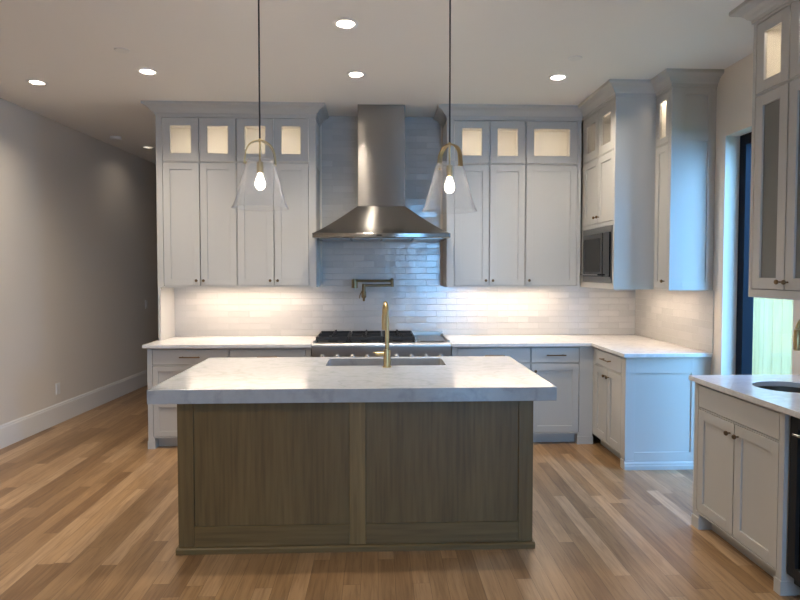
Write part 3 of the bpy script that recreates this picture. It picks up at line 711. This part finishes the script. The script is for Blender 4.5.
for i in range(3):
    x0_ = RX0+.02+i*gw+.004; x1_ = x0_+gw-.008
    for yc in (5.29, 5.55):
        b = MB(); b.lathe([(.05, .912), (.05, .922), (.035, .926), (.035, .932), (.02, .934)], ((x0_+x1_)/2, yc, 0), 'z', 20); b.build('burner', 'iron', t, smooth=True)
    b = MB(); z0_, z1_ = .948, .966
    b.box(x0_, x1_, 5.155, 5.170, z0_-.012, z1_); b.box(x0_, x1_, 5.668, 5.683, z0_-.012, z1_); b.box(x0_, x0_+.014, 5.17, 5.668, z0_, z1_); b.box(x1_-.014, x1_, 5.17, 5.668, z0_, z1_); b.box(x0_+.014, x1_-.014, 5.413, 5.427, z0_, z1_)
    xm = (x0_+x1_)/2
    for yc in (5.29, 5.55):
        b.box(xm-.006, xm+.006, yc-.12, yc-.035, z0_, z1_+.014); b.box(xm-.006, xm+.006, yc+.035, yc+.12, z0_, z1_+.014)
        b.box(x0_+.014, xm-.035, yc-.006, yc+.006, z0_, z1_+.014); b.box(xm+.035, x1_-.014, yc-.006, yc+.006, z0_, z1_+.014)
    for xx in (x0_+.006, x1_-.02):
        for yv in (5.16, 5.66): b.box(xx, xx+.014, yv, yv+.014, .912, z0_)
    b.build('grate', 'iron', t, bevel=.002)
for x0_, x1_ in ((RX0+.01, .18), (.19, RX1-.01)):
    b = MB(); b.box(x0_, x1_, 5.085, 5.119, .14, .745); d = b.build('oven_door', 'steel_r', t, bevel=.004)
    b = MB(); b.box(x0_+.12, x1_-.12, 5.082, 5.086, .30, .58); b.build('oven_window', 'black_glass', d)
    b = MB(); b.tube([(x0_+.05, 5.03, .70), (x1_-.05, 5.03, .70)], .012, 12)
    for xx in (x0_+.07, x1_-.07): b.tube([(xx, 5.03, .70), (xx, 5.086, .70)], .008, 8)
    b.build('handle', 'steel_r', d, smooth=True)
b = MB(); b.box(RX0+.02, RX1-.02, 5.16, 5.7, 0, .0995); b.build('toe_kick', 'steel_dark', t)

# hood
t = thing('range_hood', 'stainless steel chimney hood with flared canopy above the range', 'hood', (.035, 5.45, 1.845))
HY = 5.10
b = MB(); pl = rrect(RX0+.0, RX1-.0, HY, YB-.008, .02, 5); b.prism(pl, 1.845, 1.888, 'z'); b.build('rim', 'steel', t, bevel=.006, smooth=True)
def canopy():
    b = MB(); bm = b.bm; nlev = 9; rings = []
    for k in range(nlev):
        s = k/(nlev-1); e = s**1.0; ez = s**1.15
        x0_ = (RX0+.012)*(1-e)+(-.182)*e; x1_ = (RX1-.012)*(1-e)+.252*e; y0_ = (HY+.012)*(1-e)+5.33*e; z = 1.888+(2.145-1.888)*ez
        rings.append([bm.verts.new(p) for p in ((x0_, y0_, z), (x1_, y0_, z), (x1_, YB-.008, z), (x0_, YB-.008, z))])
    for a, c in zip(rings, rings[1:]):
        for i in range(4): bm.faces.new((a[i], a[(i+1) % 4], c[(i+1) % 4], c[i]))
    bm.faces.new(rings[0][::-1]); bm.faces.new(rings[-1]); return b
canopy().build('canopy', 'steel', t, smooth=True)
b = MB(); b.box(-.180, .250, 5.33, YB-.008, 2.1455, 3.0645); b.build('chimney', 'steel', t, bevel=.002)
b = MB(); b.box(-.01, .035, HY-.002, HY+.004, 1.861, 1.871); b.build('control_strip', 'black_glass', t)
b = MB(); 
for k in range(4): b.box(RX0+.06+k*.28, RX0+.32+k*.28, HY+.06, YB-.12, 1.838, 1.8449)
b.build('filter', 'steel_dark', t)

# pot filler
t = thing('pot_filler', 'folding brass pot filler on the tiled wall between hood and range', 'faucet', (-.225, 5.72, 1.43))
b = MB(); b.box(-.258, -.196, YB-.018, YB-.0065, 1.385, 1.470); b.tube([(-.225, YB-.018, 1.452), (-.225, 5.68, 1.452)], .013, 12); b.tube([(-.225, 5.68, 1.475), (-.225, 5.68, 1.385)], .014, 12); b.build('wall_mount', 'oldbrass', t)
b = MB(); b.tube([(-.215, 5.68, 1.456), (.135, 5.675, 1.456)], .0125, 12); b.build('upper_arm', 'oldbrass', t, smooth=True)
b = MB(); b.lathe([(.013, 1.398), (.015, 1.402), (.015, 1.472), (.010, 1.480)], (.14, 5.672, 0), 'z', 16); b.build('elbow', 'oldbrass', t, smooth=True)
b = MB(); b.tube([(.135, 5.665, 1.412), (-.13, 5.655, 1.412)], .0125, 12); b.build('lower_arm', 'oldbrass', t, smooth=True)
b = MB(); b.lathe([(.014, 1.428), (.017, 1.42), (.017, 1.36), (.024, 1.345), (.024, 1.30), (.012, 1.285), (.011, 1.258)], (-.135, 5.655, 0), 'z', 18); b.build('spout', 'oldbrass', t, smooth=True)
b = MB(); b.tube([(-.155, 5.65, 1.36), (-.175, 5.64, 1.31), (-.178, 5.64, 1.285)], .0045, 8); b.build('lever', 'oldbrass', t, smooth=True)

# ------------------------------------------------------------------ lamps
def pendant(x, y, dz, yaw, label):
    t = thing('pendant_light', label, 'lamp', (x, y, 1.895+dz), 'glass pendants over the island')
    z = dz
    b = MB(); b.lathe([(.06, 3.064), (.06, 3.050), (.052, 3.043), (.01, 3.041)], (x, y, 0), 'z', 28); b.build('ceiling_canopy', 'brass', t, smooth=True)
    b = MB(); b.tube([(x, y, 3.042), (x, y, 2.268+z)], .0045, 10); b.build('cord', 'cord', t, smooth=True)
    # strap: flat band arching over the shade
    b = MB(); bm = b.bm; c, s = math.cos(yaw), math.sin(yaw); w, th = .0135, .0075; n = 28; rings = []
    for k in range(n+1):
        a = PI*(1-k/n); lx = .0745*math.cos(a); lz = 2.165+.088*math.sin(a)**.85
        ox = math.cos(a); oz = math.sin(a)
        if k in (0, n): lz -= .035; lx *= 1.06
        ring = []
        for q, r_ in ((-w, 0), (w, 0), (w, th), (-w, th)):
            px_ = lx+ox*r_; pz = lz+oz*r_; ring.append(bm.verts.new((x+px_*c-q*s, y+px_*s+q*c, pz+z)))
        rings.append(ring)
    for a, d in zip(rings, rings[1:]):
        for i in range(4): bm.faces.new((a[i], a[(i+1) % 4], d[(i+1) % 4], d[i]))
    bm.faces.new(rings[0][::-1]); bm.faces.new(rings[-1]); b.build('strap', 'brass', t)
    b = MB()
    for sg in (-1, 1):
        px_ = sg*.081; b.tube([(x+(px_-sg*.012)*c, y+(px_-sg*.012)*s, 2.137+z), (x+(px_+sg*.006)*c, y+(px_+sg*.006)*s, 2.137+z)], .007, 12)
    b.build('strap_screw', 'brass', t, smooth=True)
    b = MB(); b.lathe([(.006, 2.268+z), (.010, 2.262+z), (.0055, 2.252+z), (.0055, 2.15+z), (.012, 2.146+z), (.018, 2.142+z), (.018, 2.088+z), (.014, 2.084+z)], (x, y, 0), 'z', 20); b.build('socket', 'brass', t, smooth=True)
    b = MB(); b.lathe([(.010, 2.0835+z), (.012, 2.072+z), (.020, 2.055+z), (.027, 2.036+z), (.0275, 2.022+z), (.022, 2.006+z), (.012, 1.997+z), (.002, 1.995+z)], (x, y, 0), 'z', 20); b.build('bulb', 'bulb', t, smooth=True)
    prof = [(.062, 2.156), (.070, 2.152), (.0745, 2.14), (.086, 2.10), (.101, 2.045), (.118, 1.985), (.1325, 1.935), (.1505, 1.897)]
    inn = [(r_-.0035, z_) for r_, z_ in reversed(prof)]
    b = MB(); b.lathe([(r_, z_+z) for r_, z_ in prof+inn], (x, y, 0), 'z', 56, close='loop'); b.build('glass_shade', 'shade', t, smooth=True)
    d = bpy.data.lights.new('bulb_lamp', 'POINT'); d.energy = P_BULB; d.color = (1, .84, .66); d.shadow_soft_size = .028
    o = bpy.data.objects.new('bulb_lamp', d); C.objects.link(o); o.parent = t; o.location = (0, 0, 2.03+z-t.location.z)
    bpy.data.objects[t.name]  # keep
    return t
pendant(-.628, 3.15, -.010, math.radians(20), 'clear glass pendant lamp hanging in front of the hallway-side cabinets')
pendant(.390, 3.15, -.022, math.radians(-52), 'clear glass pendant lamp hanging beside the hood chimney, strap turned aside')

def can(i, label, power=1.0):
    x, y = CANS[i]; t = thing('recessed_light', label, 'light', (x, y, ZC), 'recessed ceiling lights')
    b = MB(); b.lathe([(.0635, ZC-.0006), (.078, ZC-.0006), (.0795, ZC-.003), (.076, ZC-.005), (.055, ZC-.006), (.052, ZC-.003), (.0635, ZC+.0)], (x, y, 0), 'z', 40, close='loop'); b.build('trim_ring', 'white', t, smooth=True)
    b = MB(); b.lathe([(.0515, ZC-.002), (.043, ZC+.036), (.0435, ZC+.040), (.0625, ZC+.001)], (x, y, 0), 'z', 40, close='loop'); b.build('reflector', 'reflector', t, smooth=True)
    b = MB(); b.lathe([(.0425, ZC+.041), (.0425, ZC+.0375), (.002, ZC+.0365)], (x, y, 0), 'z', 36); b.build('lens', 'lens', t, smooth=True)
    area('can_lamp', (x, y, ZC+.034), .08, .08, P_CAN*power, NEUTRAL, parent=t, shape='DISK')
can(0, 'recessed ceiling light nearest the bare wall on the hallway side', .55)
can(1, 'recessed ceiling light before the lit cabinets at the hallway corner')
can(2, 'recessed ceiling light over the island, nearest the camera')
can(3, 'recessed ceiling light just in front of the hood chimney')
can(4, 'recessed ceiling light near the microwave cabinet')
can(5, 'recessed ceiling light far down the hallway, cut off by the cabinet', .05)
for i in range(6, 13): can(i, 'unseen recessed ceiling light added out of view as fill', (1.3, .2, .1, .6, .4, .4, 1.0)[i-6])  # added lamps out of view, for bounce light on ceiling and walls

def disc(name, x, y, r, h, label, cat, m='white'):
    b = MB(); b.lathe([(r, ZC-.0005), (r, ZC-h*.5), (r*.92, ZC-h), (.3*r, ZC-h*1.05)], (x, y, 0), 'z', 32); b.bm.verts.ensure_lookup_table()
    o = b.build(name, m, None, root=(x, y, ZC-h), smooth=True); o['label'] = label; o['category'] = cat; return o
disc('sprinkler_cover', -1.749, 4.10, .05, .007, 'white round ceiling cover plate beside the hallway-side recessed lights', 'cover')
disc('sprinkler_cover', 1.404, 4.128, .05, .007, 'white round ceiling cover plate next to the recessed light by the microwave', 'cover')
disc('smoke_detector', -2.95, 6.72, .06, .03, 'small white smoke detector on the hallway ceiling', 'detector')

# under-cabinet lights
def under(x0, x1, y0, y1, label, p):
    zc = ZU0-.003
    t = thing('under_cabinet_light', label, 'light', ((x0+x1)/2, (y0+y1)/2, zc), 'led strips under the wall cabinets')
    b = MB(); b.box(x0, x1, y0, y1, zc, ZU0-.0005); b.build('housing', 'white', t)
    b = MB(); b.box(x0+.01, x1-.01, y0+.006, y1-.006, zc-.0006, zc-.0001); b.build('diffuser', 'led', t)
    area('strip_lamp', ((x0+x1)/2, (y0+y1)/2, zc-.003), x1-x0-.02, y1-y0, p, (1.0, .78, .60), parent=t)
under(-1.80, -.68, 5.52, 5.545, 'slim warm light strip under the wall cabinets beside the hallway', P_UNDER)
under(.74, 1.80, 5.52, 5.545, 'slim warm light strip under the wall cabinets beside the corner', P_UNDER)
under(2.34, 2.365, 4.55, 5.35, 'slim warm light strip under the microwave cabinet', P_UNDER*.55)

# outlet and switch on the left wall
def wall_plate(name, y, z, label, cat, w=.072, h=.115):
    x = XL0+(y-YR)*(XL1-XL0)/(10-YR); t = thing(name, label, cat, (x, y, z))
    b = MB(); b.box(x-.002, x+.008, y-w/2, y+w/2, z-h/2, z+h/2); b.build('cover_plate', 'white', t, bevel=.002)
    b = MB()
    if name == 'wall_outlet':
        for dz in (-.021, .021): b.lathe([(.015, .0078), (.015, .0095), (.012, .0098)], (x, y, z+dz), 'x', 16)
    else: b.box(x+.0075, x+.012, y-.016, y+.016, z-.033, z+.033)
    b.build('socket' if name == 'wall_outlet' else 'rocker', 'trim', t)
wall_plate('wall_outlet', 6.0, .355, 'white electrical outlet low on the bare wall above the baseboard', 'outlet')
wall_plate('light_switch', 8.03, 1.10, 'light switch on the hallway wall next to the cabinets', 'switch')
